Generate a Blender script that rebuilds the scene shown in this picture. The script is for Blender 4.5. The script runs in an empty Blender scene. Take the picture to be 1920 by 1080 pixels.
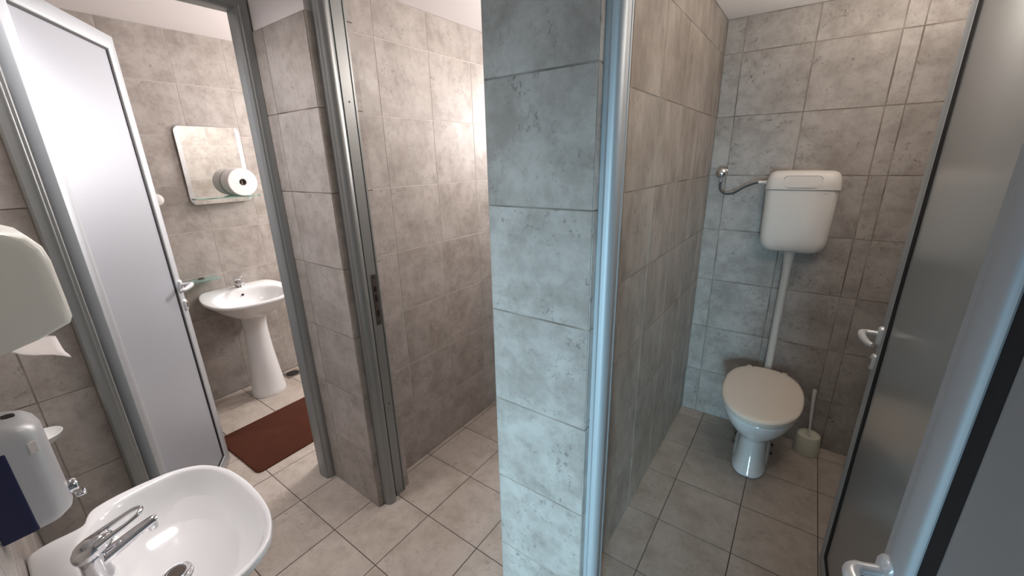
import bpy, bmesh, math, random
from mathutils import Vector, Matrix
random.seed(7)
C = bpy.context.scene.collection
sc = bpy.context.scene

# ------------------------------------------------------------------ camera
H = 1.7825
Rx = Vector((0.81287896, 0.58200916, -0.02220659))
Ry = Vector((0.15801668, -0.25707476, -0.95338518))
Rz = Vector((-0.56058766, 0.77147774, -0.30093782))
cam_data = bpy.data.cameras.new('camera')
cam = bpy.data.objects.new('camera', cam_data)
C.objects.link(cam)
m = Matrix.Identity(4)
for i in range(3):
    m[i][0] = Rx[i]; m[i][1] = -Ry[i]; m[i][2] = -Rz[i]
m[2][3] = H
cam.matrix_world = m
cam_data.sensor_width = 36
cam_data.lens = 757.136 / 1920 * 36
cam_data.clip_start = 0.02
sc.camera = cam

# ------------------------------------------------------------------ world, view
w = bpy.data.worlds.new('world'); sc.world = w; w.use_nodes = True
bg = w.node_tree.nodes['Background']
bg.inputs[0].default_value = (0.70, 0.84, 1.0, 1)
bg.inputs[1].default_value = 0.22
sc.view_settings.view_transform = 'Standard'
sc.view_settings.look = 'None'
sc.view_settings.exposure = 0.1
sc.view_settings.gamma = 1
sc.view_settings.use_curve_mapping = False

def area(name, loc, target, sx, sy, power, col, spread=180):
    d = bpy.data.lights.new(name, 'AREA'); d.shape = 'RECTANGLE'
    d.size = sx; d.size_y = sy; d.energy = power; d.color = col
    d.spread = math.radians(spread)
    o = bpy.data.objects.new(name, d); C.objects.link(o)
    o.location = loc
    o.rotation_euler = (Vector(target) - Vector(loc)).to_track_quat('-Z', 'Y').to_euler()
    return o
def bulb(name, loc, power, col, r=0.06):
    d = bpy.data.lights.new(name, 'POINT'); d.energy = power; d.color = col; d.shadow_soft_size = r
    o = bpy.data.objects.new(name, d); C.objects.link(o); o.location = loc
# daylight falling in through the open entrance behind the camera
area('entrance_daylight', (0.45, -2.0, 0.70), (-1.65, 1.0, 0.38), 0.6, 0.9, 35, (0.50, 0.82, 1.0), 76)
# daylight through unseen high windows guessed for the washroom and the middle cubicle
area('washroom_daylight', (-2.90, 2.80, 2.0), (-3.3, 0.8, 1.2), 0.7, 0.6, 40, (1.0, 0.93, 0.90))
area('cubicle_daylight', (-1.15, 2.78, 2.05), (-1.6, 1.2, 1.9), 0.6, 0.6, 9, (1.0, 0.93, 0.91), 130)
# added fill lights near the ceilings, standing in for unknown sources
bulb('toilet_fill', (0.20, 1.45, 2.20), 7.2, (1.0, 0.90, 0.80))
area('toilet_ceiling_fill', (0.42, 2.15, 2.05), (0.30, 2.2, 3.0), 0.2, 0.3, 8, (1.0, 0.91, 0.82), 150)  # hidden extra light turned upwards to whiten the toilet ceiling
bulb('cubicle_fill', (-0.86, 1.85, 2.28), 15, (1.0, 0.92, 0.88), 0.14)
bulb('washroom_fill', (-2.40, 1.75, 2.25), 17, (1.0, 0.91, 0.89))
area('vestibule_fill', (-1.80, 0.34, 2.70), (-1.72, 0.36, 0), 0.35, 0.35, 9.5, (1.0, 0.93, 0.93), 120)

# ------------------------------------------------------------------ materials
def mat(name, col, rough=0.5, metal=0.0, coat=0.0, bump=None, noise=None, spec=None, trans=0.0, ior=None, alpha=None):
    M = bpy.data.materials.new(name); M.use_nodes = True
    nt = M.node_tree; b = nt.nodes['Principled BSDF']
    b.inputs['Base Color'].default_value = (*col, 1)
    b.inputs['Roughness'].default_value = rough
    b.inputs['Metallic'].default_value = metal
    b.inputs['Coat Weight'].default_value = coat
    b.inputs['Transmission Weight'].default_value = trans
    if ior: b.inputs['IOR'].default_value = ior
    if spec is not None: b.inputs['Specular IOR Level'].default_value = spec
    tc = nt.nodes.new('ShaderNodeTexCoord')
    if noise:
        sc_, amt, col2 = noise
        n = nt.nodes.new('ShaderNodeTexNoise'); n.inputs['Scale'].default_value = sc_; n.inputs['Detail'].default_value = 6
        nt.links.new(tc.outputs['Object'], n.inputs['Vector'])
        r = nt.nodes.new('ShaderNodeMapRange'); r.inputs[1].default_value = 0.35; r.inputs[2].default_value = 0.7
        r.inputs[3].default_value = 0; r.inputs[4].default_value = amt
        nt.links.new(n.outputs['Fac'], r.inputs[0])
        mx = nt.nodes.new('ShaderNodeMix'); mx.data_type = 'RGBA'
        mx.inputs[6].default_value = (*col, 1); mx.inputs[7].default_value = (*col2, 1)
        nt.links.new(r.outputs[0], mx.inputs[0]); nt.links.new(mx.outputs[2], b.inputs['Base Color'])
    if bump:
        n = nt.nodes.new('ShaderNodeTexNoise'); n.inputs['Scale'].default_value = bump[0]; n.inputs['Detail'].default_value = 4
        nt.links.new(tc.outputs['Object'], n.inputs['Vector'])
        bp = nt.nodes.new('ShaderNodeBump'); bp.inputs['Strength'].default_value = bump[1]; bp.inputs['Distance'].default_value = 0.002
        nt.links.new(n.outputs['Fac'], bp.inputs['Height']); nt.links.new(bp.outputs[0], b.inputs['Normal'])
    return M

def tile_mat(name, light, dark, pit, rough, stretch=(1, 1, 1), wear=0.45):
    M = bpy.data.materials.new(name); M.use_nodes = True
    nt = M.node_tree; N = nt.nodes; L = nt.links; b = N['Principled BSDF']
    tc = N.new('ShaderNodeTexCoord'); at = N.new('ShaderNodeAttribute'); at.attribute_name = 'rnd'
    sm = N.new('ShaderNodeVectorMath'); sm.operation = 'SCALE'; sm.inputs['Scale'].default_value = 37
    L.new(at.outputs['Vector'], sm.inputs[0])
    ad = N.new('ShaderNodeVectorMath'); L.new(tc.outputs['Object'], ad.inputs[0]); L.new(sm.outputs[0], ad.inputs[1])
    st = N.new('ShaderNodeVectorMath'); st.operation = 'MULTIPLY'; st.inputs[1].default_value = stretch
    L.new(ad.outputs[0], st.inputs[0])
    def noise(s, det, rg, dist=0.0):
        n = N.new('ShaderNodeTexNoise'); n.inputs['Scale'].default_value = s; n.inputs['Detail'].default_value = det
        n.inputs['Roughness'].default_value = rg; n.inputs['Distortion'].default_value = dist
        L.new(st.outputs[0], n.inputs['Vector']); return n.outputs['Fac']
    def rng(x, a, b_, c=0, d=1):
        r = N.new('ShaderNodeMapRange'); L.new(x, r.inputs[0])
        for i, v in zip((1, 2, 3, 4), (a, b_, c, d)): r.inputs[i].default_value = v
        return r.outputs[0]
    def mix(f, a, b_):
        x = N.new('ShaderNodeMix'); x.data_type = 'RGBA'; L.new(f, x.inputs[0])
        for i, v in ((6, a), (7, b_)):
            if isinstance(v, tuple): x.inputs[i].default_value = (*v, 1)
            else: L.new(v, x.inputs[i])
        return x.outputs[2]
    c = mix(rng(noise(6.5, 9, 0.68, 0.15), 0.40, 0.66), light, dark)
    c = mix(rng(noise(21, 6, 0.7), 0.50, 0.72, 0, 0.45), c, tuple(v * .8 for v in dark))
    # small worn marks, clustered by a broad noise
    a = rng(noise(52, 4, 0.62, 0.8), 0.57, 0.66)
    bb = rng(noise(8, 3, 0.5), 0.46, 0.62)
    mu = N.new('ShaderNodeMath'); mu.operation = 'MULTIPLY'; L.new(a, mu.inputs[0]); L.new(bb, mu.inputs[1])
    m2 = N.new('ShaderNodeMath'); m2.operation = 'MULTIPLY'; L.new(mu.outputs[0], m2.inputs[0]); m2.inputs[1].default_value = wear
    c = mix(m2.outputs[0], c, pit)
    # pale flecks
    fl = rng(noise(38, 6, 0.75, 0.3), 0.60, 0.72, 0, 0.22)
    c = mix(fl, c, tuple(min(1, v * 1.45) for v in light))
    L.new(c, b.inputs['Base Color'])
    L.new(rng(noise(14, 3, 0.5), 0.3, 0.7, rough - 0.06, rough + 0.1), b.inputs['Roughness'])
    b.inputs['Specular IOR Level'].default_value = 0.4
    bp = N.new('ShaderNodeBump'); bp.inputs['Strength'].default_value = 0.25; bp.inputs['Distance'].default_value = 0.0015
    L.new(noise(16, 6, 0.65), bp.inputs['Height']); L.new(bp.outputs[0], b.inputs['Normal'])
    return M

TILE = tile_mat('wall_tile', (0.46, 0.425, 0.395), (0.31, 0.275, 0.245), (0.13, 0.11, 0.095), 0.38)
TILE_P = tile_mat('wall_tile_worn', (0.44, 0.41, 0.385), (0.29, 0.26, 0.235), (0.12, 0.10, 0.09), 0.38, wear=0.7)
TILE_V = tile_mat('wall_tile_streaked', (0.41, 0.36, 0.315), (0.25, 0.21, 0.175), (0.14, 0.115, 0.09), 0.38, (1, 1, 0.55), 0.6)
TILE_F = tile_mat('floor_tile', (0.50, 0.445, 0.395), (0.38, 0.325, 0.275), (0.22, 0.18, 0.15), 0.42)
GROUT_L = mat('pale_grout', (0.56, 0.52, 0.48), 0.9, bump=(200, 0.3))
GROUT_D = mat('dirty_grout', (0.15, 0.125, 0.105), 0.9, bump=(200, 0.3), noise=(6, 0.9, (0.42, 0.38, 0.34)))
GROUT_F = mat('floor_grout', (0.09, 0.075, 0.065), 0.9, bump=(200, 0.3))
PAINT = mat('white_paint', (0.82, 0.78, 0.77), 0.85, bump=(60, 0.15))
ALU = mat('satin_aluminium_frame', (0.31, 0.325, 0.32), 0.38, 0.55, noise=(3, 0.25, (0.26, 0.27, 0.265)))
ALU_B = mat('bright_aluminium_frame', (0.50, 0.53, 0.56), 0.55, 0.55)
PANEL = mat('satin_door_panel', (0.44, 0.47, 0.52), 0.42, 0.35, bump=(500, 0.05))
PANEL_M = mat('grey_door_panel', (0.34, 0.345, 0.35), 0.5, 0.3, bump=(500, 0.05))
PANEL_D = mat('smooth_door_panel', (0.40, 0.41, 0.41), 0.24, 0.45, bump=(500, 0.04))
RUBBER = mat('black_rubber', (0.008, 0.008, 0.01), 0.6)
CHROME = mat('chrome', (0.78, 0.78, 0.80), 0.09, 1.0)
STEEL = mat('worn_steel', (0.35, 0.30, 0.27), 0.45, 0.8)
DARKSTEEL = mat('dark_rusty_steel', (0.09, 0.07, 0.06), 0.6, 0.5)
CERAMIC = mat('white_ceramic', (0.84, 0.85, 0.86), 0.12, coat=0.6)
PLASTIC = mat('white_plastic', (0.80, 0.81, 0.79), 0.35)
SEAT_M = mat('ivory_plastic', (0.80, 0.72, 0.63), 0.35)
TANK_M = mat('cistern_plastic', (0.76, 0.73, 0.69), 0.33, noise=(5, 0.25, (0.68, 0.66, 0.63)))
CREAM = mat('cream_plastic', (0.70, 0.70, 0.58), 0.4)
HANDLE_M = mat('silver_painted_handle', (0.74, 0.76, 0.78), 0.3, 0.35)
SILVER = mat('silver_plastic', (0.62, 0.63, 0.65), 0.38, 0.25)
BLUE = mat('dark_blue_window', (0.022, 0.026, 0.085), 0.3)
BLACK = mat('black_plastic', (0.01, 0.01, 0.01), 0.4)
DISP = mat('dispenser_white_plastic', (0.76, 0.76, 0.70), 0.25)
PAPER = mat('white_paper', (0.87, 0.83, 0.82), 0.9, bump=(90, 0.2))
TUBE = mat('grey_cardboard', (0.28, 0.24, 0.22), 0.9)
MIRROR = mat('mirror_glass', (0.80, 0.82, 0.80), 0.015, 1.0)
BEVEL = mat('mirror_bevel', (0.80, 0.84, 0.86), 0.25, 0.6)
GLASS = mat('green_shelf_glass', (0.62, 0.90, 0.84), 0.08, trans=0.85, ior=1.45)
RUG = mat('brown_rug_pile', (0.085, 0.030, 0.019), 0.95, bump=(420, 1.0), noise=(9, 0.5, (0.065, 0.022, 0.014)), spec=0.1)
BRAID = mat('braided_hose', (0.09, 0.10, 0.11), 0.45, 0.6, bump=(500, 0.8))
SEAM = mat('seam_grey', (0.28, 0.27, 0.27), 0.6)

# ------------------------------------------------------------------ helpers
def tagged(o, label=None, cat=None, group=None, kind=None):
    if label: o['label'] = label
    if cat: o['category'] = cat
    if group: o['group'] = group
    if kind: o['kind'] = kind
    return o
def thing(name, label, cat, loc=(0, 0, 0), rz=0, group=None):
    o = bpy.data.objects.new(name, None); o.empty_display_size = 0.05
    C.objects.link(o); o.location = loc; o.rotation_euler = (0, 0, rz)
    return tagged(o, label, cat, group)
def obj(name, bm, mats, parent=None, smooth=None, loc=None, rot=None, subsurf=0):
    bmesh.ops.recalc_face_normals(bm, faces=bm.faces[:])
    me = bpy.data.meshes.new(name); bm.to_mesh(me); bm.free()
    for m_ in (mats if isinstance(mats, (list, tuple)) else [mats]): me.materials.append(m_)
    if smooth is not None:
        me.polygons.foreach_set('use_smooth', [True] * len(me.polygons))
        try: me.set_sharp_from_angle(angle=math.radians(smooth))
        except Exception: pass
    o = bpy.data.objects.new(name, me); C.objects.link(o)
    if parent: o.parent = parent
    if loc: o.location = loc
    if rot: o.rotation_euler = rot
    if subsurf:
        s = o.modifiers.new('subsurf', 'SUBSURF'); s.levels = subsurf; s.render_levels = subsurf
    return o
def box(bm, a, b, bev=0.0, mi=0, seg=2):
    a = Vector(a); b = Vector(b)
    r = bmesh.ops.create_cube(bm, size=1)
    vs = r['verts']
    for v in vs: v.co = Vector([(a[i] + b[i]) / 2 + v.co[i] * abs(b[i] - a[i]) for i in range(3)])
    fs = set(f for v in vs for f in v.link_faces)
    if bev:
        es = list(set(e for v in vs for e in v.link_edges))
        r2 = bmesh.ops.bevel(bm, geom=es, offset=bev, segments=seg, profile=0.5, affect='EDGES')
        fs |= set(r2['faces'])
    for f in fs:
        if f.is_valid: f.material_index = mi
def loft(bm, rings, cap0=True, cap1=True, mi=0, close=True):
    R = [[bm.verts.new(p) for p in r] for r in rings]
    n = len(R[0])
    for i in range(len(R) - 1):
        for j in range(n if close else n - 1):
            k = (j + 1) % n
            f = bm.faces.new((R[i][j], R[i][k], R[i + 1][k], R[i + 1][j])); f.material_index = mi
    if cap0: bm.faces.new(R[0][::-1]).material_index = mi
    if cap1: bm.faces.new(R[-1]).material_index = mi
    return R
def frame_axes(d):
    d = d.normalized(); up = Vector((0, 0, 1)) if abs(d.z) < 0.9 else Vector((1, 0, 0))
    a = d.cross(up).normalized(); return a, d.cross(a).normalized()
def tube(bm, pts, rad, n=14, mi=0, smooth_path=0, cap=True, flat=None):
    P = [Vector(p) for p in pts]
    rs = list(rad) if isinstance(rad, (list, tuple)) else [rad] * len(P)
    if smooth_path:
        Q, rr = [], []
        for i in range(len(P) - 1):
            p0 = P[max(i - 1, 0)]; p1 = P[i]; p2 = P[i + 1]; p3 = P[min(i + 2, len(P) - 1)]
            for k in range(smooth_path):
                t = k / smooth_path
                Q.append(0.5 * ((2 * p1) + (p2 - p0) * t + (2 * p0 - 5 * p1 + 4 * p2 - p3) * t * t + (3 * p1 - p0 - 3 * p2 + p3) * t ** 3))
                rr.append(rs[i] * (1 - t) + rs[i + 1] * t)
        Q.append(P[-1]); rr.append(rs[-1]); P, rs = Q, rr
    a, b = frame_axes(P[1] - P[0]); rings = []
    for i, p in enumerate(P):
        d = (P[min(i + 1, len(P) - 1)] - P[max(i - 1, 0)]).normalized()
        a = (a - d * a.dot(d)).normalized(); b = d.cross(a).normalized()
        fa, fb = flat if flat else (1, 1)
        rings.append([p + a * math.cos(2 * math.pi * j / n) * rs[i] * fa + b * math.sin(2 * math.pi * j / n) * rs[i] * fb for j in range(n)])
    loft(bm, rings, cap, cap, mi)
def lathe(bm, prof, n=32, mi=0, axis='Z', c=(0, 0, 0), cap0=True, cap1=True, sx=1, sy=1):
    c = Vector(c); rings = []
    for r, h in prof:
        ring = []
        for j in range(n):
            t = 2 * math.pi * j / n
            x, y = r * math.cos(t) * sx, r * math.sin(t) * sy
            ring.append(c + (Vector((x, y, h)) if axis == 'Z' else Vector((h, x, y)) if axis == 'X' else Vector((x, h, y))))
        rings.append(ring)
    loft(bm, rings, cap0, cap1, mi)
def rrect(w_, h_, r, n=6, r_bottom=None):
    """rounded rectangle, centred, CCW from the lower right corner"""
    rb = r if r_bottom is None else r_bottom
    pts = []
    for cx, cy, rr, a0 in ((w_ / 2, -h_ / 2, rb, -90), (w_ / 2, h_ / 2, r, 0), (-w_ / 2, h_ / 2, r, 90), (-w_ / 2, -h_ / 2, rb, 180)):
        ox = cx - math.copysign(rr, cx); oy = cy - math.copysign(rr, cy)
        for k in range(n + 1):
            t = math.radians(a0 + 90 * k / n)
            pts.append((ox + rr * math.cos(t), oy + rr * math.sin(t)))
    return pts
def spline_closed(half, n=14):
    """half outline (u>=0) mirrored about u=0 and smoothed"""
    P = [Vector(p) for p in half] + [Vector((-p[0], p[1])) for p in half[-2:0:-1]]
    m_ = len(P); out = []
    for i in range(m_):
        p0, p1, p2, p3 = P[i - 1], P[i], P[(i + 1) % m_], P[(i + 2) % m_]
        for k in range(3):
            t = k / 3
            out.append(0.5 * ((2 * p1) + (p2 - p0) * t + (2 * p0 - 5 * p1 + 4 * p2 - p3) * t * t + (3 * p1 - p0 - 3 * p2 + p3) * t ** 3))
    return [(v.x, v.y) for v in out]

def tile_face(bm, lay, O, U, V, N, us, vs, g=0.0035, th=0.0015, mi=1):
    O, U, V, N = Vector(O), Vector(U), Vector(V), Vector(N)
    for i in range(len(us) - 1):
        for j in range(len(vs) - 1):
            u0, u1, v0, v1 = us[i] + g / 2, us[i + 1] - g / 2, vs[j] + g / 2, vs[j + 1] - g / 2
            if u1 - u0 < 0.004 or v1 - v0 < 0.004: continue
            jit = [random.uniform(-0.0007, 0.0007) for _ in range(2)]
            u0 += jit[0]; v0 += jit[1]
            e = 0.0009; base, top = [], []
            for (u, v, su, sv) in ((u0, v0, 1, 1), (u1, v0, -1, 1), (u1, v1, -1, -1), (u0, v1, 1, -1)):
                base.append(bm.verts.new(O + U * u + V * v - N * (th + 0.001)))
                top.append(bm.verts.new(O + U * (u + su * e) + V * (v + sv * e)))
            r = (random.random(), random.random(), random.random(), 1)
            fs = [bm.faces.new(top)] + [bm.faces.new((base[k], base[(k + 1) % 4], top[(k + 1) % 4], top[k])) for k in range(4)]
            for f in fs:
                f.material_index = mi
                for l in f.loops: l[lay] = r
def grid(a, b, phase, pitch=1 / 3, extra=(), drop=()):
    out = [a]; k = math.ceil((a - phase) / pitch)
    while phase + k * pitch < b - 0.004:
        v = phase + k * pitch
        if v > a + 0.004 and not any(abs(v - d) < 0.01 for d in drop): out.append(v)
        k += 1
    for e in extra: out.append(e)
    out.append(b); return sorted(out)
def new_wall():
    bm = bmesh.new(); return bm, bm.loops.layers.float_color.new('rnd')
# a solid block whose faces are recessed behind the tile faces (grout below ztile, paint above)
def block(bm, x0, x1, y0, y1, ztile, ztop, rec, z0=0.0):
    """rec: (x0,x1,y0,y1) booleans - sides that carry tiles"""
    t, p = 0.0015, 0.008
    q = lambda d: (x0 + (d if rec[0] else 0), x1 - (d if rec[1] else 0), y0 + (d if rec[2] else 0), y1 - (d if rec[3] else 0))
    a = q(t)
    if ztile > z0: box(bm, (a[0], a[2], z0), (a[1], a[3], ztile), mi=0)
    a = q(p)
    if ztop > ztile: box(bm, (a[0], a[2], max(ztile, z0)), (a[1], a[3], ztop), mi=2)
ROWS = lambda top: [k / 3 for k in range(0, int(top * 3 + 1e-6) + 1)] + ([top] if top * 3 - int(top * 3 + 1e-6) > 0.02 else [])
TOPZ = 2.80
def wall(name, bm, grout, tile=None):
    return tagged(obj(name, bm, [grout, tile or TILE, PAINT]), kind='structure')

# ------------------------------------------------------------------ the setting
YF, YB = 0.968, 2.852      # plane of the cubicle fronts, back wall
XL = -2.105                # wall with the washroom doorway
# floors
bm, lay = new_wall()
XS = -1.368 + 2 / 3
box(bm, (-3.63, -0.25, -0.08), (XS, 2.86, -0.0015)); box(bm, (XS, -0.25, -0.08), (1.0, 1.06, -0.0015))
tile_face(bm, lay, (0, 0, 0), (1, 0, 0), (0, 1, 0), (0, 0, 1), grid(-3.62, XS, -1.368), grid(-0.25, 2.86, 0.749))
tile_face(bm, lay, (0, 0, 0), (1, 0, 0), (0, 1, 0), (0, 0, 1), grid(XS, 1.0, -1.368), grid(-0.25, 1.06, 0.749))
tagged(obj('floor', bm, [GROUT_F, TILE_F]), kind='structure')
bm, lay = new_wall()
box(bm, (XS, 1.06, -0.08), (1.0, 2.86, -0.0015))
tile_face(bm, lay, (0, 0, 0), (1, 0, 0), (0, 1, 0), (0, 0, 1), grid(XS, 1.0, -0.0333), grid(1.06, 2.86, 0.0767), g=0.003)
tagged(obj('floor', bm, [GROUT_F, TILE_F]), kind='structure')

# wall with the washroom doorway
bm, lay = new_wall()
block(bm, XL - 0.13, XL, -0.25, 0.168, 2.333, TOPZ, (1, 1, 0, 0))
box(bm, (XL - 0.12, 0.168, 2.47), (XL - 0.008, YF, TOPZ), mi=2)
tile_face(bm, lay, (XL, 0, 0), (0, 1, 0), (0, 0, 1), (1, 0, 0), grid(-0.1, 0.168, 0.02), ROWS(2.333))
wall('wall_left', bm, GROUT_D)
# pier between washroom door and middle cubicle
bm, lay = new_wall()
block(bm, XL - 0.13, -1.628, YF, 1.175, 2.333, TOPZ, (1, 1, 1, 1))
tile_face(bm, lay, (0, YF, 0), (1, 0, 0), (0, 0, 1), (0, -1, 0), [XL, -1.957, -1.628], ROWS(2.333))
tile_face(bm, lay, (-1.628, 0, 0), (0, 1, 0), (0, 0, 1), (1, 0, 0), [YF, 1.175], ROWS(2.333))
tile_face(bm, lay, (-1.628, 0, 0), (0, 1, 0), (0, 0, 1), (1, 0, 0), [YF + .14, 1.175], [2.333, 2.51], th=.008)
wall('wall_pier', bm, GROUT_D)
# partition washroom / middle cubicle
bm, lay = new_wall()
block(bm, -1.90, -1.725, 1.175, YB, 2.51, TOPZ, (1, 1, 0, 0))
tile_face(bm, lay, (-1.725, 0, 0), (0, 1, 0), (0, 0, 1), (1, 0, 0), grid(1.175, YB, 1.345), ROWS(2.51))
tile_face(bm, lay, (-1.90, 0, 0), (0, 1, 0), (0, 0, 1), (-1, 0, 0), grid(1.175, YB, 1.50), ROWS(2.51))
wall('wall_partition_left', bm, GROUT_L)
# pillar between the two cubicle doorways
bm, lay = new_wall()
block(bm, -0.785, -0.441, YF, 1.165, 2.333, TOPZ, (1, 1, 1, 0))
tile_face(bm, lay, (0, YF, 0), (1, 0, 0), (0, 0, 1), (0, -1, 0), [-0.785, -0.441], [0, .327, .658, .990, 1.322, 1.655, 1.997, 2.333])
tile_face(bm, lay, (-0.441, 0, 0), (0, 1, 0), (0, 0, 1), (1, 0, 0), [YF, 1.165], [0, .327, .658, .990, 1.322, 1.655, 1.997, 2.333])
tile_face(bm, lay, (-0.785, 0, 0), (0, 1, 0), (0, 0, 1), (-1, 0, 0), [YF, 1.165], ROWS(2.333))
wall('wall_pillar', bm, GROUT_D, TILE_P)
# partition middle cubicle / toilet
bm, lay = new_wall()
block(bm, -0.70, -0.523, 1.165, YB, 2.51, TOPZ, (1, 1, 0, 0))
tile_face(bm, lay, (-0.523, 0, 0), (0, 1, 0), (0, 0, 1), (1, 0, 0), grid(1.165, YB, 2.06), ROWS(2.51), g=0.003)
tile_face(bm, lay, (-0.70, 0, 0), (0, 1, 0), (0, 0, 1), (-1, 0, 0), grid(1.165, YB, 2.06), ROWS(2.51))
wall('wall_partition_right', bm, GROUT_D, TILE_V)
# back wall of toilet
bm, lay = new_wall()
block(bm, -0.70, 0.80, YB, YB + 0.15, 2.51, TOPZ, (0, 0, 1, 0))
tile_face(bm, lay, (0, YB, 0), (1, 0, 0), (0, 0, 1), (0, -1, 0), grid(-0.523, 0.62, -0.428, extra=(0.312,), drop=(0.572,)), ROWS(2.51), g=0.0045)
wall('wall_back_toilet', bm, GROUT_D, TILE_P)
# back walls of the washroom and middle cubicle, with unseen windows guessed high up to suit the light
def back_wall(name, x0, x1, wx0, wx1, wz0, wz1):
    bm, lay = new_wall()
    t = 0.0015
    for a, b in (((x0, YB + t, 0), (wx0, YB + 0.15, TOPZ)), ((wx1, YB + t, 0), (x1, YB + 0.15, TOPZ)),
                 ((wx0, YB + t, 0), (wx1, YB + 0.15, wz0)), ((wx0, YB + t, wz1), (wx1, YB + 0.15, TOPZ))):
        box(bm, a, b)
    us = grid(x0, x1, wx0)
    tile_face(bm, lay, (0, YB, 0), (1, 0, 0), (0, 0, 1), (0, -1, 0), grid(x0, x1, wx0), [k / 3 for k in range(6) if k / 3 < wz0 - .01] + [wz0])
    tile_face(bm, lay, (0, YB, 0), (1, 0, 0), (0, 0, 1), (0, -1, 0), grid(x0, wx0, wx0), [wz0, 2.0, 2.333, 2.51])
    tile_face(bm, lay, (0, YB, 0), (1, 0, 0), (0, 0, 1), (0, -1, 0), grid(wx1, x1, wx1), [wz0, 2.0, 2.333, 2.51])
    return wall(name, bm, GROUT_L)
back_wall('wall_back_washroom', -3.6225, -1.90, -3.2, -2.3, 1.6, 2.3)
back_wall('wall_back_cubicle', -1.725, -0.70, -1.45, -0.85, 1.75, 2.35)
GLOW = bpy.data.materials.new('frosted_daylit_glass'); GLOW.use_nodes = True
_b = GLOW.node_tree.nodes['Principled BSDF']; _b.inputs['Emission Color'].default_value = (0.97, 0.97, 1, 1); _b.inputs['Emission Strength'].default_value = 2.2
for i, (x0, x1, z0, z1) in enumerate(((-3.2, -2.3, 1.6, 2.3), (-1.45, -0.85, 1.75, 2.35))):  # guessed windows with glowing panes, out of view
    wn = tagged(bpy.data.objects.new('window_%d' % (i + 1), None), kind='structure'); C.objects.link(wn)
    bm = bmesh.new(); t = 0.05
    box(bm, (x0, YB + .05, z0), (x0 + t, YB + .1, z1), .004); box(bm, (x1 - t, YB + .05, z0), (x1, YB + .1, z1), .004)
    box(bm, (x0 + t, YB + .05, z0), (x1 - t, YB + .1, z0 + t), .004); box(bm, (x0 + t, YB + .05, z1 - t), (x1 - t, YB + .1, z1), .004)
    obj('window_frame', bm, PLASTIC, wn)
    bm = bmesh.new(); box(bm, (x0 + t, YB + .07, z0 + t), (x1 - t, YB + .08, z1 - t)); obj('pane', bm, GLOW, wn)
# washroom wall with mirror
bm, lay = new_wall()
block(bm, -3.77, -3.6225, -0.25, YB, 2.664, TOPZ, (0, 1, 0, 0))
tile_face(bm, lay, (-3.6225, 0, 0), (0, 1, 0), (0, 0, 1), (1, 0, 0), grid(-0.1, YB, 1.146), ROWS(2.664))
wall('wall_washroom', bm, GROUT_L)
# near wall (carries the hand basin), and right of the entrance
bm, lay = new_wall()
block(bm, -3.6225, -0.42, -0.25, -0.10, 2.333, TOPZ, (0, 0, 0, 1))
tile_face(bm, lay, (0, -0.10, 0), (1, 0, 0), (0, 0, 1), (0, 1, 0), grid(XL, -0.42, -1.368), ROWS(2.333))
tile_face(bm, lay, (0, -0.10, 0), (1, 0, 0), (0, 0, 1), (0, 1, 0), grid(-3.6225, XL - .13, -2.70), ROWS(2.333))
box(bm, (-0.42, -0.25, 2.25), (0.62, -0.10, TOPZ), mi=2)
box(bm, (0.62, -0.25, 0), (1.0, -0.10, TOPZ), mi=2)
wall('wall_near', bm, GROUT_L)
bm, lay = new_wall()
block(bm, 0.385, 1.0, YF, 1.165, 2.333, TOPZ, (1, 0, 1, 0))
tile_face(bm, lay, (0, YF, 0), (1, 0, 0), (0, 0, 1), (0, -1, 0), grid(0.385, 1.0, 0.718), ROWS(2.333))
tile_face(bm, lay, (0.385, 0, 0), (0, 1, 0), (0, 0, 1), (-1, 0, 0), [YF, 1.165], ROWS(2.333))
box(bm, (-0.441, YF + .01, 2.46), (0.385, 1.155, TOPZ), mi=2)
box(bm, (-1.628, YF + .01, 2.46), (-0.785, 1.155, TOPZ), mi=2)
wall('wall_front_right', bm, GROUT_D)
bm, lay = new_wall()
block(bm, 1.0, 1.1, -0.25, 1.165, 2.333, TOPZ, (1, 0, 0, 0))
tile_face(bm, lay, (1.0, 0, 0), (0, 1, 0), (0, 0, 1), (-1, 0, 0), grid(-0.1, YF, 0.3), ROWS(2.333))
block(bm, 0.62, 0.80, 1.165, YB, 2.51, TOPZ, (1, 0, 0, 0))
tile_face(bm, lay, (0.62, 0, 0), (0, 1, 0), (0, 0, 1), (-1, 0, 0), grid(1.165, YB, 2.06), ROWS(2.51))
wall('wall_right', bm, GROUT_D)
# ceilings
for (x0, x1, y0, y1, z) in ((-3.6225, XL - .13, -0.1, 1.0, 2.664), (-3.6225, -1.90, 1.0, YB, 2.664), (XL, 1.0, -0.1, YF, 2.75),
                            (-1.725, -0.70, 1.165, YB, 2.511), (-0.523, 0.62, 1.165, YB, 2.511)):
    bm = bmesh.new(); box(bm, (x0, y0, z), (x1, y1, z + .04)); tagged(obj('ceiling', bm, PAINT), kind='structure')

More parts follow.
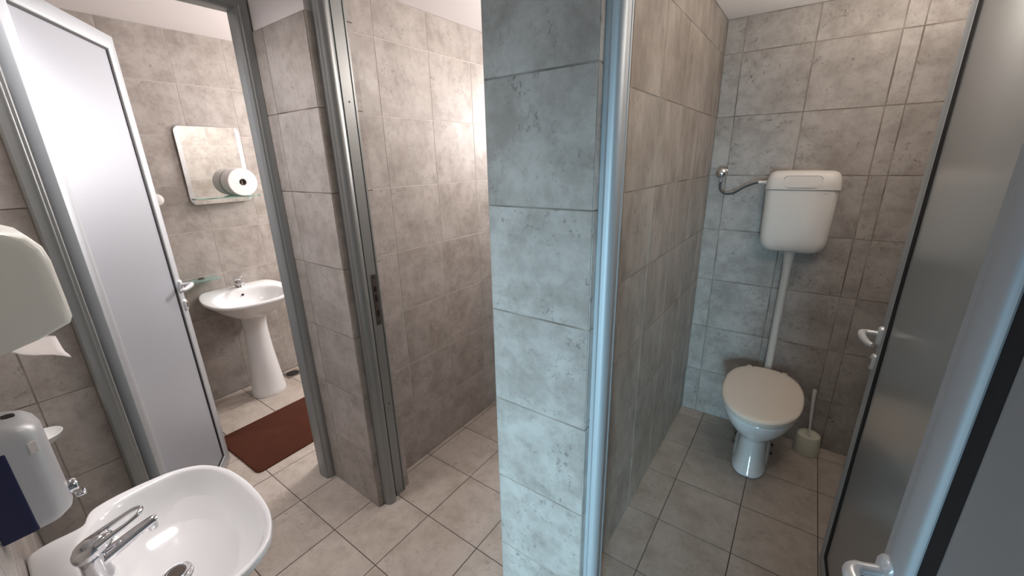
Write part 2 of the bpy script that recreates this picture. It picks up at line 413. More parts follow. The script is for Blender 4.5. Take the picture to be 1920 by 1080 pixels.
# ------------------------------------------------------------------ doors
def rect_frame(bm, w_, h_, prof, mi=0, z0=0.0, open_bottom=False):
    """mitred rectangular frame in the local x (0..w) / z plane; prof = closed polygon of (inset, y)"""
    rings = []
    for (cx, cz) in ((0, 0), (0, 1), (1, 1), (1, 0)):
        ring = []
        for (i, y) in prof:
            x = i if cx == 0 else w_ - i
            z = (z0 + (0 if open_bottom else i)) if cz == 0 else z0 + h_ - i
            ring.append(Vector((x, y, z)))
        rings.append(ring)
    if open_bottom: loft(bm, rings, True, True, mi)
    else:
        R = loft(bm, rings, False, False, mi); n = len(prof)
        for j in range(n):
            k = (j + 1) % n
            bm.faces.new((R[3][j], R[3][k], R[0][k], R[0][j])).material_index = mi
def handle(parent, x, z, face, towards, name='handle', mat_=None):
    """lever handle on face y=face*t, lever pointing along x*towards"""
    mat_ = mat_ or HANDLE_M
    y0 = face * 0.023; s = face; t_ = towards
    bm = bmesh.new()
    tube(bm, [(x, y0, z), (x, y0 + s * .030, z), (x, y0 + s * .044, z), (x + t_ * .010, y0 + s * .056, z), (x + t_ * .032, y0 + s * .060, z - .001),
              (x + t_ * .07, y0 + s * .058, z - .004), (x + t_ * .105, y0 + s * .050, z - .006), (x + t_ * .118, y0 + s * .040, z - .006)],
         [.0095, .0095, .010, .0115, .012, .0115, .0105, .008], n=16, smooth_path=4)
    h = obj(name, bm, mat_, parent, smooth=60)
    bm = bmesh.new()
    rr = rrect(.032, .075, .0158, 8)
    rings = [[Vector((x + a * k, y0 + s * d, z - .008 + b * k)) for a, b in rr] for k, d in ((1, -.002), (1, .006), (.9, .010), (.5, .0115))]
    loft(bm, rings); obj('rosette', bm, mat_, h, smooth=50)
    bm = bmesh.new()
    rings = [[Vector((x + a * k, y0 + s * d, z - .115 + b * k)) for a, b in rrect(.030, .065, .0148, 8)] for k, d in ((1, -.002), (1, .006), (.9, .009), (.4, .010))]
    loft(bm, rings)
    lp = obj('lock_plate', bm, mat_, parent, smooth=50)
    bm = bmesh.new(); box(bm, (x - .005, y0 + s * .008, z - .13), (x + .005, y0 + s * .016, z - .10), .002)
    obj('lock_cylinder', bm, STEEL, lp)
def flat_prof(w_, t):
    r = .006
    return [(0, -t + r), (r * .3, -t + r * .3), (r, -t), (w_ - .010, -t), (w_ - .004, -t + .002), (w_, -t + .007),
            (w_, t - .007), (w_ - .004, t - .002), (w_ - .010, t), (r, t), (r * .3, t - r * .3), (0, t - r)]
def bulb_prof(w_, t):
    # rounded bead on the +y face
    pts = [(0, t - .006), (0, -t + .004), (.003, -t), (w_ * .22, -t)]
    for k in range(9):
        a = math.pi * k / 8
        pts.append((w_ * .60 - math.cos(a) * w_ * .34, -t - math.sin(a) * .009))
    pts += [(w_, -t + .004), (w_, t - .004), (w_ - .004, t), (.006, t)]
    return [(a, -b) for a, b in pts]
def door_leaf(parent, w_, h_, z0, prof, sw, gasket_w, pmat, fmat, gt=0.012, hs=1):
    bm = bmesh.new(); rect_frame(bm, w_, h_, prof, z0=z0)
    obj('leaf_frame', bm, fmat, parent, smooth=35)
    bm = bmesh.new()
    for s in (-1, 1):
        rect_frame(bm, w_, h_, [(sw - .002, s * .008), (sw - .002, s * (gt + .004)), (sw + gasket_w, s * gt), (sw + gasket_w, s * .008)], z0=z0)
    obj('gasket', bm, RUBBER, parent)
    bm = bmesh.new(); box(bm, (sw + .001, -.009, z0 + sw + .001), (w_ - sw - .001, .009, z0 + h_ - sw - .001))
    obj('panel', bm, pmat, parent)
    bm = bmesh.new()
    for hz in (.25, 1.2, 2.1):
        lathe(bm, [(.003, hz - .05), (.009, hz - .047), (.009, hz - .001), (.0082, hz), (.009, hz + .001), (.009, hz + .047), (.003, hz + .05)], 14, c=(.004, hs * .028, 0))
        box(bm, (.000, min(hs * .018, hs * .028), hz - .04), (.008, max(hs * .018, hs * .028), hz + .04))
    obj('hinge', bm, fmat, parent, smooth=40)

def leaf_thing(name, p0, p1, kind='structure', label=None, cat='door'):
    d = Vector(p1) - Vector(p0); a = math.atan2(d.y, d.x)
    o = bpy.data.objects.new(name, None); C.objects.link(o); o.location = (p0[0], p0[1], 0); o.rotation_euler = (0, 0, a)
    o['kind'] = kind
    if label: o['label'] = label
    if cat: o['category'] = cat
    return o, d.length
# door_1: washroom door, swung inwards
d1, L1 = leaf_thing('door_1', (-2.133, 0.240), (-2.757, 0.648), label='open satin aluminium door with pale grey panel leading to the washroom at left')
door_leaf(d1, L1, 2.362, 0.010, flat_prof(.062, .022), .062, .008, PANEL, ALU_B)
# local +x runs to the free edge; the vestibule side is local -y
handle(d1, L1 - .032, 1.175, -1, -1)
handle(d1, L1 - .032, 1.175, 1, -1)
# local profiles of the fixed frames: (inset, y), closed
def post_prof(d0, d1_, bead0, bead1, bead_h, flat_h):
    pts = [(-.002, d0), (.010, d0), (flat_h, d0 + .004)]
    for k in range(9):
        a = math.pi * k / 8; c = (bead0 + bead1) / 2; r = (bead1 - bead0) / 2
        pts.append((flat_h + math.sin(a) * (bead_h - flat_h), c - math.cos(a) * r))
    pts += [(flat_h, bead1 + .003), (flat_h - .006, bead1 + .004), (flat_h - .006, bead1 + .010), (flat_h, bead1 + .011),
            (flat_h, d1_ - .014), (flat_h - .005, d1_ - .013), (flat_h - .005, d1_ - .009), (flat_h, d1_ - .008), (flat_h, d1_), (-.002, d1_)]
    return pts
bm = bmesh.new()
prof = [(0, -.052), (.006, -.058), (.020, -.060), (.032, -.056), (.038, -.048), (.046, -.046), (.050, -.040), (.052, -.010), (.052, .03), (0, .03)]
rect_frame(bm, YF + .004 - .166, 2.462, prof, open_bottom=True)
f1 = obj('door_frame', bm, ALU, None, smooth=35)
f1.matrix_world = Matrix.Translation((XL + .0, .166, 0)) @ Matrix.Rotation(math.radians(90), 4, 'Z')
f1.parent = d1; f1.matrix_parent_inverse = (Matrix.Translation(d1.location) @ Matrix.Rotation(d1.rotation_euler.z, 4, 'Z')).inverted()

# door_2: frame of the middle cubicle's doorway, with its strike plate
d2 = bpy.data.objects.new('door_2', None); C.objects.link(d2); d2.location = (-1.628, 1.0, 0)
tagged(d2, 'grey aluminium door frame with dark latch plate on the edge of the middle pier', 'door frame', kind='structure')
bm = bmesh.new(); rect_frame(bm, 1.628 - .785, 2.46, post_prof(0.0, .135, .004, .062, .042, .016), open_bottom=True)
obj('door_frame', bm, ALU, d2, smooth=35)
bm = bmesh.new(); box(bm, (.0155, .092, 1.03), (.0185, .118, 1.285), .001)
sp = obj('strike_plate', bm, DARKSTEEL, d2)
bm = bmesh.new()
for z0, z1 in ((1.075, 1.105), (1.15, 1.185), (1.20, 1.225)): box(bm, (.0180, .098, z0), (.0195, .112, z1), .0005)
for z in (1.045, 1.27): lathe(bm, [(.004, .018), (.004, .0200), (.002, .0205)], 12, axis='X', c=(0, .105, z))
obj('latch_openings', bm, BLACK, sp)
bm = bmesh.new()
for z in (.585, 2.03): lathe(bm, [(.004, .015), (.004, .0170), (.002, .0172)], 12, axis='X', c=(0, .100, z))
obj('screw_cap', bm, BLACK, d2)

# door_3: toilet cubicle: frame and leaf swung inwards
d3, L3 = leaf_thing('door_3', (0.368, 1.168), (0.3235, 1.945), label='open aluminium door with glossy dark grey panel standing beside the toilet')
door_leaf(d3, L3, 2.36, 0.012, flat_prof(.052, .021), .052, .016, PANEL_D, ALU_B, hs=-1)
handle(d3, L3 - .026, 1.135, 1, -1)
handle(d3, L3 - .026, 1.135, -1, -1)
bm = bmesh.new(); rect_frame(bm, .385 + .441, 2.46, post_prof(0.0, .135, .004, .060, .038, .013), open_bottom=True)
f3 = obj('door_frame', bm, ALU_B, None, smooth=35)
f3.matrix_world = Matrix.Translation((-.441, 1.0, 0))
f3.parent = d3; f3.matrix_parent_inverse = (Matrix.Translation(d3.location) @ Matrix.Rotation(d3.rotation_euler.z, 4, 'Z')).inverted()

# door_4: entrance door, standing open close to the camera
d4, L4 = leaf_thing('door_4', (0.556, -0.045), (0.2075, 0.752), label='nearest open aluminium door with thick rounded frame at the right edge')
door_leaf(d4, L4, 2.2, 0.012, bulb_prof(.056, .020), .056, .020, PANEL_M, ALU_B, gt=.010, hs=-1)
handle(d4, L4 - .024, 1.150, 1, -1)
handle(d4, L4 - .024, 1.150, -1, -1)

# ------------------------------------------------------------------ toilet
TX = -0.040
t = thing('toilet', 'white ceramic toilet with closed ivory lid, standing against the back wall', 'toilet', (TX, 2.50, 0))
def sell(a, b0, b1, y0, z, n=40, e=2.3, zf=None):
    """super-ellipse ring; front half-depth b0 (towards -y), rear half-depth b1"""
    out = []
    for j in range(n):
        th = 2 * math.pi * j / n; c_, s_ = math.cos(th), math.sin(th)
        x = a * math.copysign(abs(c_) ** (2 / e), c_); b = b1 if s_ > 0 else b0
        y = y0 + b * math.copysign(abs(s_) ** (2 / e), s_)
        out.append(Vector((x, y, z if zf is None else zf(y))))
    return out
tilt = lambda z, k: (lambda y: z + k * (y + 0.27))
bm = bmesh.new()
rings = [sell(.094, .196, .245, 0, 0, e=2.6), sell(.094, .196, .245, 0, .012, e=2.6), sell(.088, .188, .24, 0, .03, e=2.5),
         sell(.080, .165, .24, 0, .09, e=2.3), sell(.074, .143, .245, 0, .15), sell(.073, .135, .25, 0, .20),
         sell(.082, .145, .255, 0, .228), sell(.112, .185, .258, 0, .252), sell(.150, .228, .258, 0, .300, zf=tilt(.300, .05)),
         sell(.176, .256, .255, 0, .350, zf=tilt(.345, .09)), sell(.188, .268, .252, 0, .39, zf=tilt(.380, .11)),
         sell(.191, .271, .252, 0, .40, zf=tilt(.394, .12)), sell(.187, .267, .250, 0, .41, zf=tilt(.402, .12)),
         sell(.150, .225, .20, 0, .41, zf=tilt(.402, .12)), sell(.13, .20, .17, 0, .36, zf=tilt(.35, .1)), sell(.07, .10, .08, 0, .24)]
loft(bm, rings)
obj('bowl', bm, CERAMIC, t, smooth=70, subsurf=1)
for s in (-1, 1):
    bm = bmesh.new()
    # foot flange beside the pedestal
    rg = []
    for k, z in ((1, 0), (1, .055), (.86, .10), (.55, .135), (.2, .15)):
        rg.append([Vector((s * (.060 + .040 * k * math.cos(a)), .07 + .165 * k * math.sin(a), z)) for a in [2 * math.pi * j / 24 for j in range(24)]])
    loft(bm, rg); fl = obj('foot_flange', bm, CERAMIC, t, smooth=60)
    for yy in (-.015, .075):
        bm = bmesh.new(); lathe(bm, [(.009, -.004), (.009, .006), (.005, .010)], 12, axis='X', c=(s * .098, yy + .03, .075))
        obj('bolt_cap', bm, BLACK, fl, smooth=40)
def lid_ring(k, z, kk=.13):
    out = []
    for j in range(48):
        th = 2 * math.pi * j / 48; c_, s_ = math.cos(th), math.sin(th)
        a = .202; e = 2.15 if s_ < 0 else 2.5
        x = a * k * math.copysign(abs(c_) ** (2 / e), c_); y = (.272 if s_ < 0 else .262) * k * math.copysign(abs(s_) ** (2 / e), s_) - .006
        out.append(Vector((x, y, z + kk * (y + .27))))
    return out
bm = bmesh.new(); loft(bm, [lid_ring(.965, .404), lid_ring(.985, .406), lid_ring(.99, .414), lid_ring(.985, .419), lid_ring(.95, .420)])
obj('seat', bm, SEAT_M, t, smooth=60)
bm = bmesh.new(); loft(bm, [lid_ring(.97, .4205), lid_ring(1.0, .422), lid_ring(1.006, .430), lid_ring(.995, .436), lid_ring(.96, .4405), lid_ring(.90, .4425), lid_ring(.5, .446), lid_ring(.05, .447)])
lid = obj('lid', bm, SEAT_M, t, smooth=60)
for s in (-1, 1):
    bm = bmesh.new(); box(bm, (s * .075 - .0015, .225, .4985), (s * .075 + .0015, .258, .507)); obj('hinge_slot', bm, BLACK, lid)
    bm = bmesh.new(); box(bm, (s * .095 - .014, .235, .468), (s * .095 + .014, .262, .50), .005); obj('hinge', bm, SEAT_M, t, smooth=40)

# cistern
c = thing('cistern', 'white plastic flush cistern hung high on the wall above the toilet', 'cistern', (-0.036, 2.85, 1.25))
def tank_ring(w0, z, y0, y1, rr):
    # rounded in plan: full depth, rounded front corners
    pts = rrect(w0, y1 - y0, rr, 5, r_bottom=None)
    return [Vector((a, (y0 + y1) / 2 + b, z)) for a, b in pts]
bm = bmesh.new()
R_ = []
zs = [(0.0, .62, .030), (.004, .72, .020), (.012, .815, .012), (.028, .89, .006), (.050, .935, .002), (.080, .955, 0), (.16, .967, 0), (.25, .982, 0), (.343, 1.0, 0)]
for z, k, dy in zs: R_.append(tank_ring(.335 * k, z, -.132 + dy - (.0 if z > .05 else 0), -.002 - dy * .3, min(.045, .335 * k * .3)))
loft(bm, R_); obj('tank', bm, TANK_M, c, smooth=50)
bm = bmesh.new(); R_ = [tank_ring(.333, .3465, -.130, -.002, .045), tank_ring(.341, .3475, -.136, -.002, .047), tank_ring(.342, .36, -.137, -.002, .047), tank_ring(.336, .395, -.134, -.002, .047),
      tank_ring(.325, .418, -.129, -.004, .045), tank_ring(.300, .436, -.120, -.010, .04), tank_ring(.262, .444, -.105, -.02, .035), tank_ring(.10, .447, -.08, -.04, .01)]
loft(bm, R_); tl = obj('tank_lid', bm, TANK_M, c, smooth=50)
bm = bmesh.new(); box(bm, (-.165, -.128, .342), (.165, -.006, .3475)); obj('lid_seam', bm, SEAM, c)
bm = bmesh.new()
rr = rrect(.172, .06, .022, 6, r_bottom=.03)
loft(bm, [[Vector((a * k, -.1375 - d + (z_ := (b + .03)) * .10, .388 + b * k)) for a, b in rr] for k, d in ((1, -.010), (1, -.0005), (.985, .0012), (.9, .0015))])
obj('flush_button', bm, TANK_M, c, smooth=40)
bm = bmesh.new()
loft(bm, [[Vector((a * k, -.1372 - d + (b + .03) * .10, .3875 + b * k)) for a, b in rrect(.178, .066, .024, 6, r_bottom=.033)] for k, d in ((1, -.012), (1, -.0004))])
obj('button_seam', bm, SEAM, c)
bm = bmesh.new(); box(bm, (.098, -.1325, .3275), (.122, -.128, .3295)); obj('maker_mark', bm, SEAM, c)
bm = bmesh.new()
lathe(bm, [(.030, .005), (.030, -.022), (.027, -.026), (.026, -.070), (.023, -.074), (.023, -.10), (.0215, -.102), (.0215, -.75)], 24, c=(0, -.050, 0))
tube(bm, [(0, -.05, -.74), (0, -.050, -.80), (0, -.058, -.828), (0, -.072, -.838)], .0215, 20, smooth_path=4)
obj('flush_pipe', bm, TANK_M, c, smooth=40)
# water valve and hose
v = thing('water_valve', 'round chrome water valve with braided hose on the wall left of the cistern', 'valve', (-.447, YB, 1.683))
bm = bmesh.new(); lathe(bm, [(.012, 0), (.026, 0), (.027, -.004), (.020, -.010), (.010, -.014), (.010, -.030), (.013, -.031), (.013, -.045), (.026, -.047), (.031, -.055), (.031, -.068), (.026, -.078), (.014, -.084), (.0, -.0855)], 28, axis='Y', cap0=False, cap1=False)
obj('valve_knob', bm, CHROME, v, smooth=50)
bm = bmesh.new(); lathe(bm, [(.008, 0), (.008, -.03), (.0095, -.03), (.0095, -.042), (.006, -.044)], 16, c=(.0, -.040, -.012)); obj('outlet', bm, CHROME, v, smooth=40)
bm = bmesh.new()
tube(bm, [(0, -.040, -.050), (-.003, -.042, -.078), (.006, -.048, -.105), (.035, -.055, -.122), (.080, -.062, -.115), (.125, -.068, -.085), (.170, -.070, -.062), (.205, -.070, -.052)], .0062, 12, smooth_path=6)
obj('braided_hose', bm, BRAID, v, smooth=60)
bm = bmesh.new(); lathe(bm, [(.009, .200), (.009, .222), (.007, .222), (.007, .232), (.010, .232), (.010, .2435)], 12, axis='X', c=(0, -.070, -.051)); obj('hose_fitting', bm, TANK_M, v, smooth=40)

# brush and its holder
BX, BY = .236, 2.772
hb = bmesh.new()
lathe(hb, [(.002, 0), (.068, 0), (.070, .004), (.066, .06), (.061, .118), (.058, .124), (.054, .124), (.050, .117), (.020, .112), (.002, .112)], 36, cap0=False, cap1=False, sx=1.0, sy=1.0)
o = obj('brush_holder', hb, CREAM, None, smooth=40, loc=(BX, BY, 0)); tagged(o, 'small cream plastic holder on the floor right of the toilet', 'brush holder')
tb = thing('toilet_brush', 'thin white toilet brush sticking up out of its cream holder', 'brush', (BX, BY, .125))
bm = bmesh.new(); tube(bm, [(0, 0, -.010), (-.004, .004, .06), (-.007, .007, .10)], [.0065, .006, .0065], 12); lathe(bm, [(.004, 0), (.010, .002), (.010, .006), (.005, .008)], 14, c=(0, 0, -.008)); obj('stem', bm, PLASTIC, tb, smooth=50)
bm = bmesh.new(); tube(bm, [(-.007, .007, .10), (-.008, .008, .105), (-.018, .018, .27), (-.0185, .0185, .290), (-.019, .019, .298)], [.009, .0085, .0105, .0115, .007], 14); obj('grip', bm, PLASTIC, tb, smooth=50)

# ------------------------------------------------------------------ basins
def basin(bm, outer, inner, zr, depth, drop_back=0.0, drain=(0, .2), n_under=True, rimw=.02):
    """outer/inner: lists of (u, v) of equal length; v = distance from wall; zr(v)= rim height"""
    n = len(outer)
    cu = sum(p[0] for p in outer) / n; cv = drain[1]
    def ring(src, k, z, rel=True, c_=(0, 0)):
        return [Vector((c_[0] + (p[0] - c_[0]) * k, c_[1] + (p[1] - c_[1]) * k, (zr(p[1]) if rel else 0) + z)) for p in src]
    def blend(t_, z):
        return [Vector((a[0] * (1 - t_) + b[0] * t_, a[1] * (1 - t_) + b[1] * t_, zr(a[1]) + z)) for a, b in zip(outer, inner)]
    D = drain
    R = []
    for k, z in ((.16, -depth - .02), (.34, -depth - .012), (.55, -depth + .02), (.74, -depth * .62), (.88, -depth * .34), (.965, -depth * .17), (.995, -.022), (1.0, -.012)):
        R.append([Vector((D[0] + (p[0] - D[0]) * k, max(.001, D[1] + (p[1] - D[1]) * k), zr(p[1]) * 1 + z)) for p in outer])
    R += [ring(outer, .996, -.003, c_=D), ring(outer, .985, 0, c_=D), blend(.35, -.0005), blend(.62, -.002), blend(.85, -.004), blend(1.0, -.009)]
    for k, z in ((.965, -.025), (.90, -depth * .42), (.78, -depth * .68), (.58, -depth * .86), (.33, -depth * .96), (.10, -depth)):
        R.append([Vector((D[0] + (p[0] - D[0]) * k, D[1] + (p[1] - D[1]) * k, zr(.2) + z)) for p in inner])
    loft(bm, R)
def match(outer, c_, a, b, e=2.4, off=(0, 0)):
    out = []
    for p in outer:
        th = math.atan2((p[1] - c_[1]), (p[0] - c_[0])); co, si = math.cos(th), math.sin(th)
        r = 1 / ((abs(co) / a) ** e + (abs(si) / b) ** e) ** (1 / e)
        out.append((c_[0] + r * co, c_[1] + r * si))
    return out
def mixer(name, label, loc, rz, s=1.0, big=True):
    """single lever mixer, spout along local +y"""
    T = thing(name, label, 'tap', loc, rz)
    S = lambda *p: tuple(q * s for q in p)
    bm = bmesh.new(); lathe(bm, [(.027 * s, -.001), (.027 * s, .004 * s), (.024 * s, .010 * s), (.0225 * s, .045 * s), (.023 * s, .062 * s), (.021 * s, .068 * s)], 28)
    tube(bm, [S(0, .006, .038), S(0, .045, .050), S(0, .085, .062), S(0, .110, .068), S(0, .116, .068)], [.019 * s, .0165 * s, .014 * s, .0125 * s, .010 * s], 20, smooth_path=3, flat=(1.0, .85))
    lathe(bm, [(.0095 * s, 0), (.0105 * s, .004 * s), (.0105 * s, .014 * s)], 16, c=S(0, .106, .046))
    obj('body', bm, CHROME, T, smooth=50)
    bm = bmesh.new()
    # lever cap, then an open loop
    rg = []
    for k, h in ((.92, .066), (1.06, .072), (1.12, .080), (1.08, .088), (.88, .096), (.45, .101), (.03, .102)):
        rg.append([Vector((.0245 * s * k * math.cos(a), .0 + (.0265 if math.sin(a) < 0 else .040) * s * k * math.sin(a), h * s + .25 * .03 * s * math.sin(a) * k)) for a in [2 * math.pi * j / 28 for j in range(28)]])
    loft(bm, rg)
    lv = obj('lever', bm, CHROME, T, smooth=60)
    bm = bmesh.new()
    tube(bm, [S(.018, .012, .090), S(.019, .038, .098), S(.0185, .066, .105), S(.014, .088, .111), S(.0, .098, .114), S(-.014, .088, .111), S(-.0185, .066, .105), S(-.019, .038, .098), S(-.018, .012, .090)],
         [.0090 * s, .0062 * s, .0048 * s, .0046 * s, .0050 * s, .0046 * s, .0048 * s, .0062 * s, .0090 * s], 12, smooth_path=4)
    obj('lever_loop', bm, CHROME, lv, smooth=60)
    return T

# near hand basin, fixed to the near wall
NX, NY, NZ = -1.190, -0.0995, 0.895
half = [(0, 0), (.10, 0), (.175, .001), (.200, .012), (.212, .045), (.214, .080), (.222, .102), (.250, .112), (.274, .126), (.285, .16), (.287, .205), (.283, .25), (.270, .308), (.228, .368), (.15, .405), (.07, .418), (0, .421)]
out = spline_closed(half); inn = match(out, (0, .240), .255, .160, 2.8)
nb = thing('hand_basin', 'white ceramic hand basin with concave shoulders in the lower left foreground', 'basin', (NX, NY, NZ))
bm = bmesh.new(); basin(bm, out, inn, lambda v: .012 * max(0, 1 - v / .12), .135, drain=(.0, .212))
obj('bowl', bm, CERAMIC, nb, smooth=80, subsurf=1)
bm = bmesh.new(); lathe(bm, [(.002, .002), (.012, .002), (.013, .006), (.020, .0075), (.030, .0075), (.034, .004), (.035, -.002)], 32, c=(0, .212, -.128), cap0=False, cap1=False)
dr = obj('drain_ring', bm, CHROME, nb, smooth=50)
bm = bmesh.new(); lathe(bm, [(.019, -.001), (.019, .0082), (.017, .009)], 24, c=(0, .212, -.128), cap0=False); obj('drain_hole', bm, DARKSTEEL, dr)
mixer('basin_tap', 'chrome mixer tap with open loop lever on the foreground basin', (-1.172, NY + .094, NZ + .006), 0, 1.0)

# washroom pedestal basin on the mirror wall
WX = -3.6215
half = [(0, 0), (.12, 0), (.20, .004), (.245, .03), (.275, .09), (.292, .17), (.292, .24), (.272, .33), (.225, .42), (.15, .475), (.07, .497), (0, .50)]
out = spline_closed(half); inn = match(out, (0, .285), .235, .170, 2.3)
pb = thing('pedestal_basin', 'white pedestal basin under the mirror in the washroom', 'basin', (WX, 1.205, .835), -math.pi / 2)
bm = bmesh.new(); basin(bm, out, inn, lambda v: .045 * max(0, 1 - v / .40) ** 1.2, .150, drain=(0, .26))
obj('bowl', bm, CERAMIC, pb, smooth=80, subsurf=1)
bm = bmesh.new()
rg = []
for z, a, b in ((-.835, .128, .115), (-.828, .130, .117), (-.80, .126, .113), (-.65, .108, .100), (-.45, .090, .088), (-.28, .082, .084), (-.15, .086, .092), (-.105, .092, .10)):
    rg.append([Vector((a * math.cos(q), .225 + b * math.sin(q), z)) for q in [2 * math.pi * j / 32 for j in range(32)]])
loft(bm, rg); obj('pedestal', bm, CERAMIC, pb, smooth=50)
bm = bmesh.new(); lathe(bm, [(.0085, .0), (.0085, .006), (.004, .007)], 16, axis='Y', c=(0, .1235, -.012)); obj('overflow_hole', bm, BLACK, pb)
bm = bmesh.new(); lathe(bm, [(.002, .002), (.028, .002), (.030, 0)], 24, c=(0, .26, -.128), cap0=False, cap1=False); obj('drain', bm, CHROME, pb)
bm = bmesh.new(); tube(bm, [(-.07, .05, -.13), (-.07, .055, -.20), (-.05, .06, -.25), (-.04, .01, -.27)], .016, 12, smooth_path=3); obj('waste_pipe', bm, BLACK, pb, smooth=40)
mixer('washroom_tap', 'small chrome mixer tap on the washroom pedestal basin', (WX + .075, 1.205, .868), -math.pi / 2, .95)

# ------------------------------------------------------------------ washroom wall fittings
mi = thing('wall_mirror', 'rounded frameless wall mirror with frosted side strips above the pedestal basin', 'mirror', (-3.6215, 1.262, 1.795))
def plate_yz(bm, pts, x0, x1, bev=.003):
    loft(bm, [[Vector((x0, a, b)) for a, b in pts], [Vector((x1 - bev, a, b)) for a, b in pts], [Vector((x1, a * .99, b * .99)) for a, b in pts]])
bm = bmesh.new(); plate_yz(bm, rrect(.41, .54, .04, 8), .012, .018); obj('glass', bm, MIRROR, mi, smooth=30)
bm = bmesh.new(); plate_yz(bm, rrect(.36, .48, .02, 5), 0, .013); obj('backing', bm, TUBE, mi)
for s in (-1, 1):
    pts = [p for p in rrect(.408, .536, .04, 8)]
    sel = sorted([p for p in pts if p[0] * s > .177], key=lambda p: p[1])
    poly = sel + [(s * .1765, sel[-1][1]), (s * .1765, sel[0][1])]
    bm = bmesh.new(); loft(bm, [[Vector((x, a, b)) for a, b in poly] for x in (.0178, .0184)]); obj('bevelled_strip', bm, BEVEL, mi)
gs = thing('glass_shelf', 'thin green glass shelf in front of the mirror, carrying the paper roll', 'shelf', (-3.6035, 1.275, 1.573))
def plate_xy(bm, pts, z0, z1): loft(bm, [[Vector((a, b, z)) for a, b in pts] for z in (z0, z1)])
bm = bmesh.new(); plate_xy(bm, [(a + .062, b) for a, b in rrect(.122, .43, .02, 6)], -.008, 0); obj('glass_plate', bm, GLASS, gs)
for yy in (-.10, .13):
    bm = bmesh.new(); box(bm, (0, yy - .025, -.012), (.032, yy + .025, -.0062), .002); obj('shelf_clip', bm, DARKSTEEL, gs)
rl = thing('paper_roll', 'large white paper roll lying on the glass shelf before the mirror', 'paper roll', (-3.600, 1.365, 1.673))
bm = bmesh.new()
lathe(bm, [(.026, .006), (.096, .006), (.0995, .009), (.0995, .137), (.096, .140), (.026, .140), (.024, .137), (.024, .009), (.026, .006)], 48, axis='X', cap0=False, cap1=False)
obj('paper', bm, PAPER, rl, smooth=40)
bm = bmesh.new(); lathe(bm, [(.0235, .008), (.0235, .139), (.0222, .139), (.0222, .008), (.0235, .008)], 28, axis='X', cap0=False, cap1=False)
box(bm, (.115, -.004, -.021), (.119, .008, .021)); obj('core', bm, TUBE, rl, smooth=40)
sd = thing('glass_ledge', 'small green glass soap ledge on the wall left of the pedestal basin', 'shelf', (-3.6215, 1.00, .985))
bm = bmesh.new(); plate_xy(bm, [(a + .055, b) for a, b in rrect(.106, .20, .03, 6)], -.004, .003); obj('glass_plate', bm, GLASS, sd)
bm = bmesh.new(); box(bm, (0, -.018, -.014), (.028, .018, -.0042), .003); box(bm, (.0, -.014, .0032), (.03, .014, .009), .002); obj('shelf_clip', bm, DARKSTEEL, sd)
hk = bmesh.new()
lathe(hk, [(.012, 0), (.036, 0), (.040, .006), (.040, .018), (.034, .026), (.018, .030), (.002, .031)], 28, axis='X', cap1=False)
tagged(obj('wall_hook', hk, PLASTIC, None, smooth=50, loc=(-3.6215, .868, 1.58)), 'small round white wall hook half hidden by the washroom door', 'hook')
# floor drain
fd = thing('floor_drain', 'dark square floor drain by the wall right of the pedestal', 'drain', (-3.515, 1.455, 0))
bm = bmesh.new(); box(bm, (-.065, -.065, .0005), (.065, .065, .004), .001); obj('frame', bm, STEEL, fd)
bm = bmesh.new(); lathe(bm, [(.001, .0042), (.052, .0042), (.054, .0035)], 28, cap0=False, cap1=False); obj('grate', bm, BLACK, fd)
# rug
bm = bmesh.new()
pts = rrect(.575, .86, .035, 6)
loft(bm, [[Vector((a, b, 0.0005)) for a, b in pts], [Vector((a, b, .007)) for a, b in pts], [Vector((a * .985, b * .99, .011)) for a, b in pts]])
o = obj('floor_rug', bm, RUG, None, smooth=40, loc=(-2.745, 1.125, 0), rot=(0, 0, math.radians(1.5)))
tagged(o, 'dark brown rectangular bath rug on the washroom floor', 'rug')

# ------------------------------------------------------------------ dispensers on the near wall
td = thing('towel_dispenser', 'large rounded off-white paper towel dispenser at the left edge above the soap dispenser', 'dispenser', (-1.39, -0.0995, 1.42))
prof = [(0, 0), (.045, .002), (.09, .010), (.15, .026), (.200, .047), (.206, .060), (.206, .10), (.205, .185), (.200, .215), (.186, .238), (.160, .252), (.10, .262), (.04, .268), (0, .27)]
pc = Vector((.0, .135))
def pr(k, dx, x): return [Vector((x, max(0, (p[0]) * k), pc.y + (p[1] - pc.y) * (k))) for p in prof]
bm = bmesh.new(); loft(bm, [pr(.86, 0, -.150), pr(.93, 0, -.147), pr(.975, 0, -.138), pr(1, 0, -.12), pr(1, 0, .12), pr(.985, 0, .132), pr(.965, 0, .138), pr(.93, 0, .140), pr(.86, 0, .1405)])
obj('cover', bm, DISP, td, smooth=40)
bm = bmesh.new()
g = []
for i in range(9):
    u = i / 8
    g.append([Vector((-.06 + .17 * v_ - .02 * u * (1 - v_), .085 + .098 * u, .030 - .062 * (u ** .8) - .012 * math.sin(3.1 * v_) * u + .003 * math.cos(8 * v_ * u))) for v_ in [j / 10 for j in range(11)]])
R = [[bm.verts.new(p) for p in r] for r in g]
for i in range(8):
    for j in range(10): bm.faces.new((R[i][j], R[i][j + 1], R[i + 1][j + 1], R[i + 1][j]))
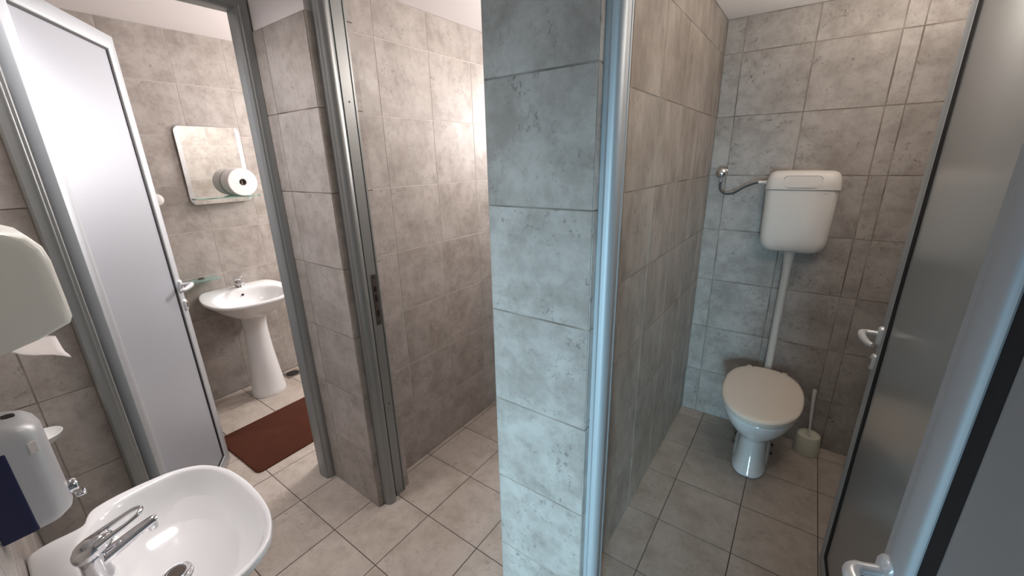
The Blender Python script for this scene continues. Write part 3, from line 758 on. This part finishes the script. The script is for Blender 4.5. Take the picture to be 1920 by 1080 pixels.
tw = obj('paper_towel', bm, PAPER, None, smooth=60, loc=(-1.39, -0.0995, 1.42))
sm_ = tw.modifiers.new('solid', 'SOLIDIFY'); sm_.thickness = .0015
tw.location = (0, 0, 0); tw.parent = td
sp_ = thing('soap_dispenser', 'silver plastic soap dispenser with dark blue side window beside the foreground basin', 'soap dispenser', (-1.203, -0.0995, 1.092))
def sring(k, z, y1=.105):
    pts = rrect(.106, .16, .034, 6)     # rear half lies behind the wall plane and is clipped to it
    return [Vector((a * k, max(0, (b + .08) / .16 * (y1 + .055) * 1 - .055) * (k if k < 1 else 1), z)) for a, b in pts]
bm = bmesh.new(); loft(bm, [sring(.80, 0, .090), sring(.92, .004, .099), sring(.98, .012, .103), sring(1, .024), sring(1, .17), sring(1, .200), sring(.975, .216, .103), sring(.92, .228, .099), sring(.80, .236, .090), sring(.5, .240, .07)])
obj('housing', bm, SILVER, sp_, smooth=45)
bm = bmesh.new(); box(bm, (-.0545, .001, .004), (.0545, .050, .186), .003); obj('level_window', bm, BLUE, sp_)
bm = bmesh.new(); lathe(bm, [(.013, .226), (.013, .2365), (.010, .2372)], 20, c=(.0, .066, 0)); obj('lens', bm, BLACK, sp_)
bm = bmesh.new(); box(bm, (.049, .078, .166), (.0532, .090, .190), .0005); obj('sticker', bm, PAPER, sp_)
bm = bmesh.new(); lathe(bm, [(.013, 0), (.015, .002), (.015, .012), (.012, .016)], 20, axis='Y', c=(.012, .102, .045)); box(bm, (.0, .108, .018), (.026, .126, .024), .003); obj('push_nozzle', bm, CHROME, sp_, smooth=40)
ds = thing('soap_dish', 'small round white soap dish on the dark tiled wall behind the soap dispenser', 'soap dish', (XL + .001, -.005, .885))
bm = bmesh.new(); lathe(bm, [(.001, -.012), (.024, -.011), (.044, .004), (.054, .020), (.056, .020), (.047, .001), (.026, -.016), (.001, -.017)], 36, c=(.062, 0, 0), cap0=False, cap1=False); obj('dish', bm, PLASTIC, ds, smooth=50)
bm = bmesh.new(); box(bm, (0, -.012, -.016), (.045, .012, -.006), .003); obj('bracket', bm, CHROME, ds)
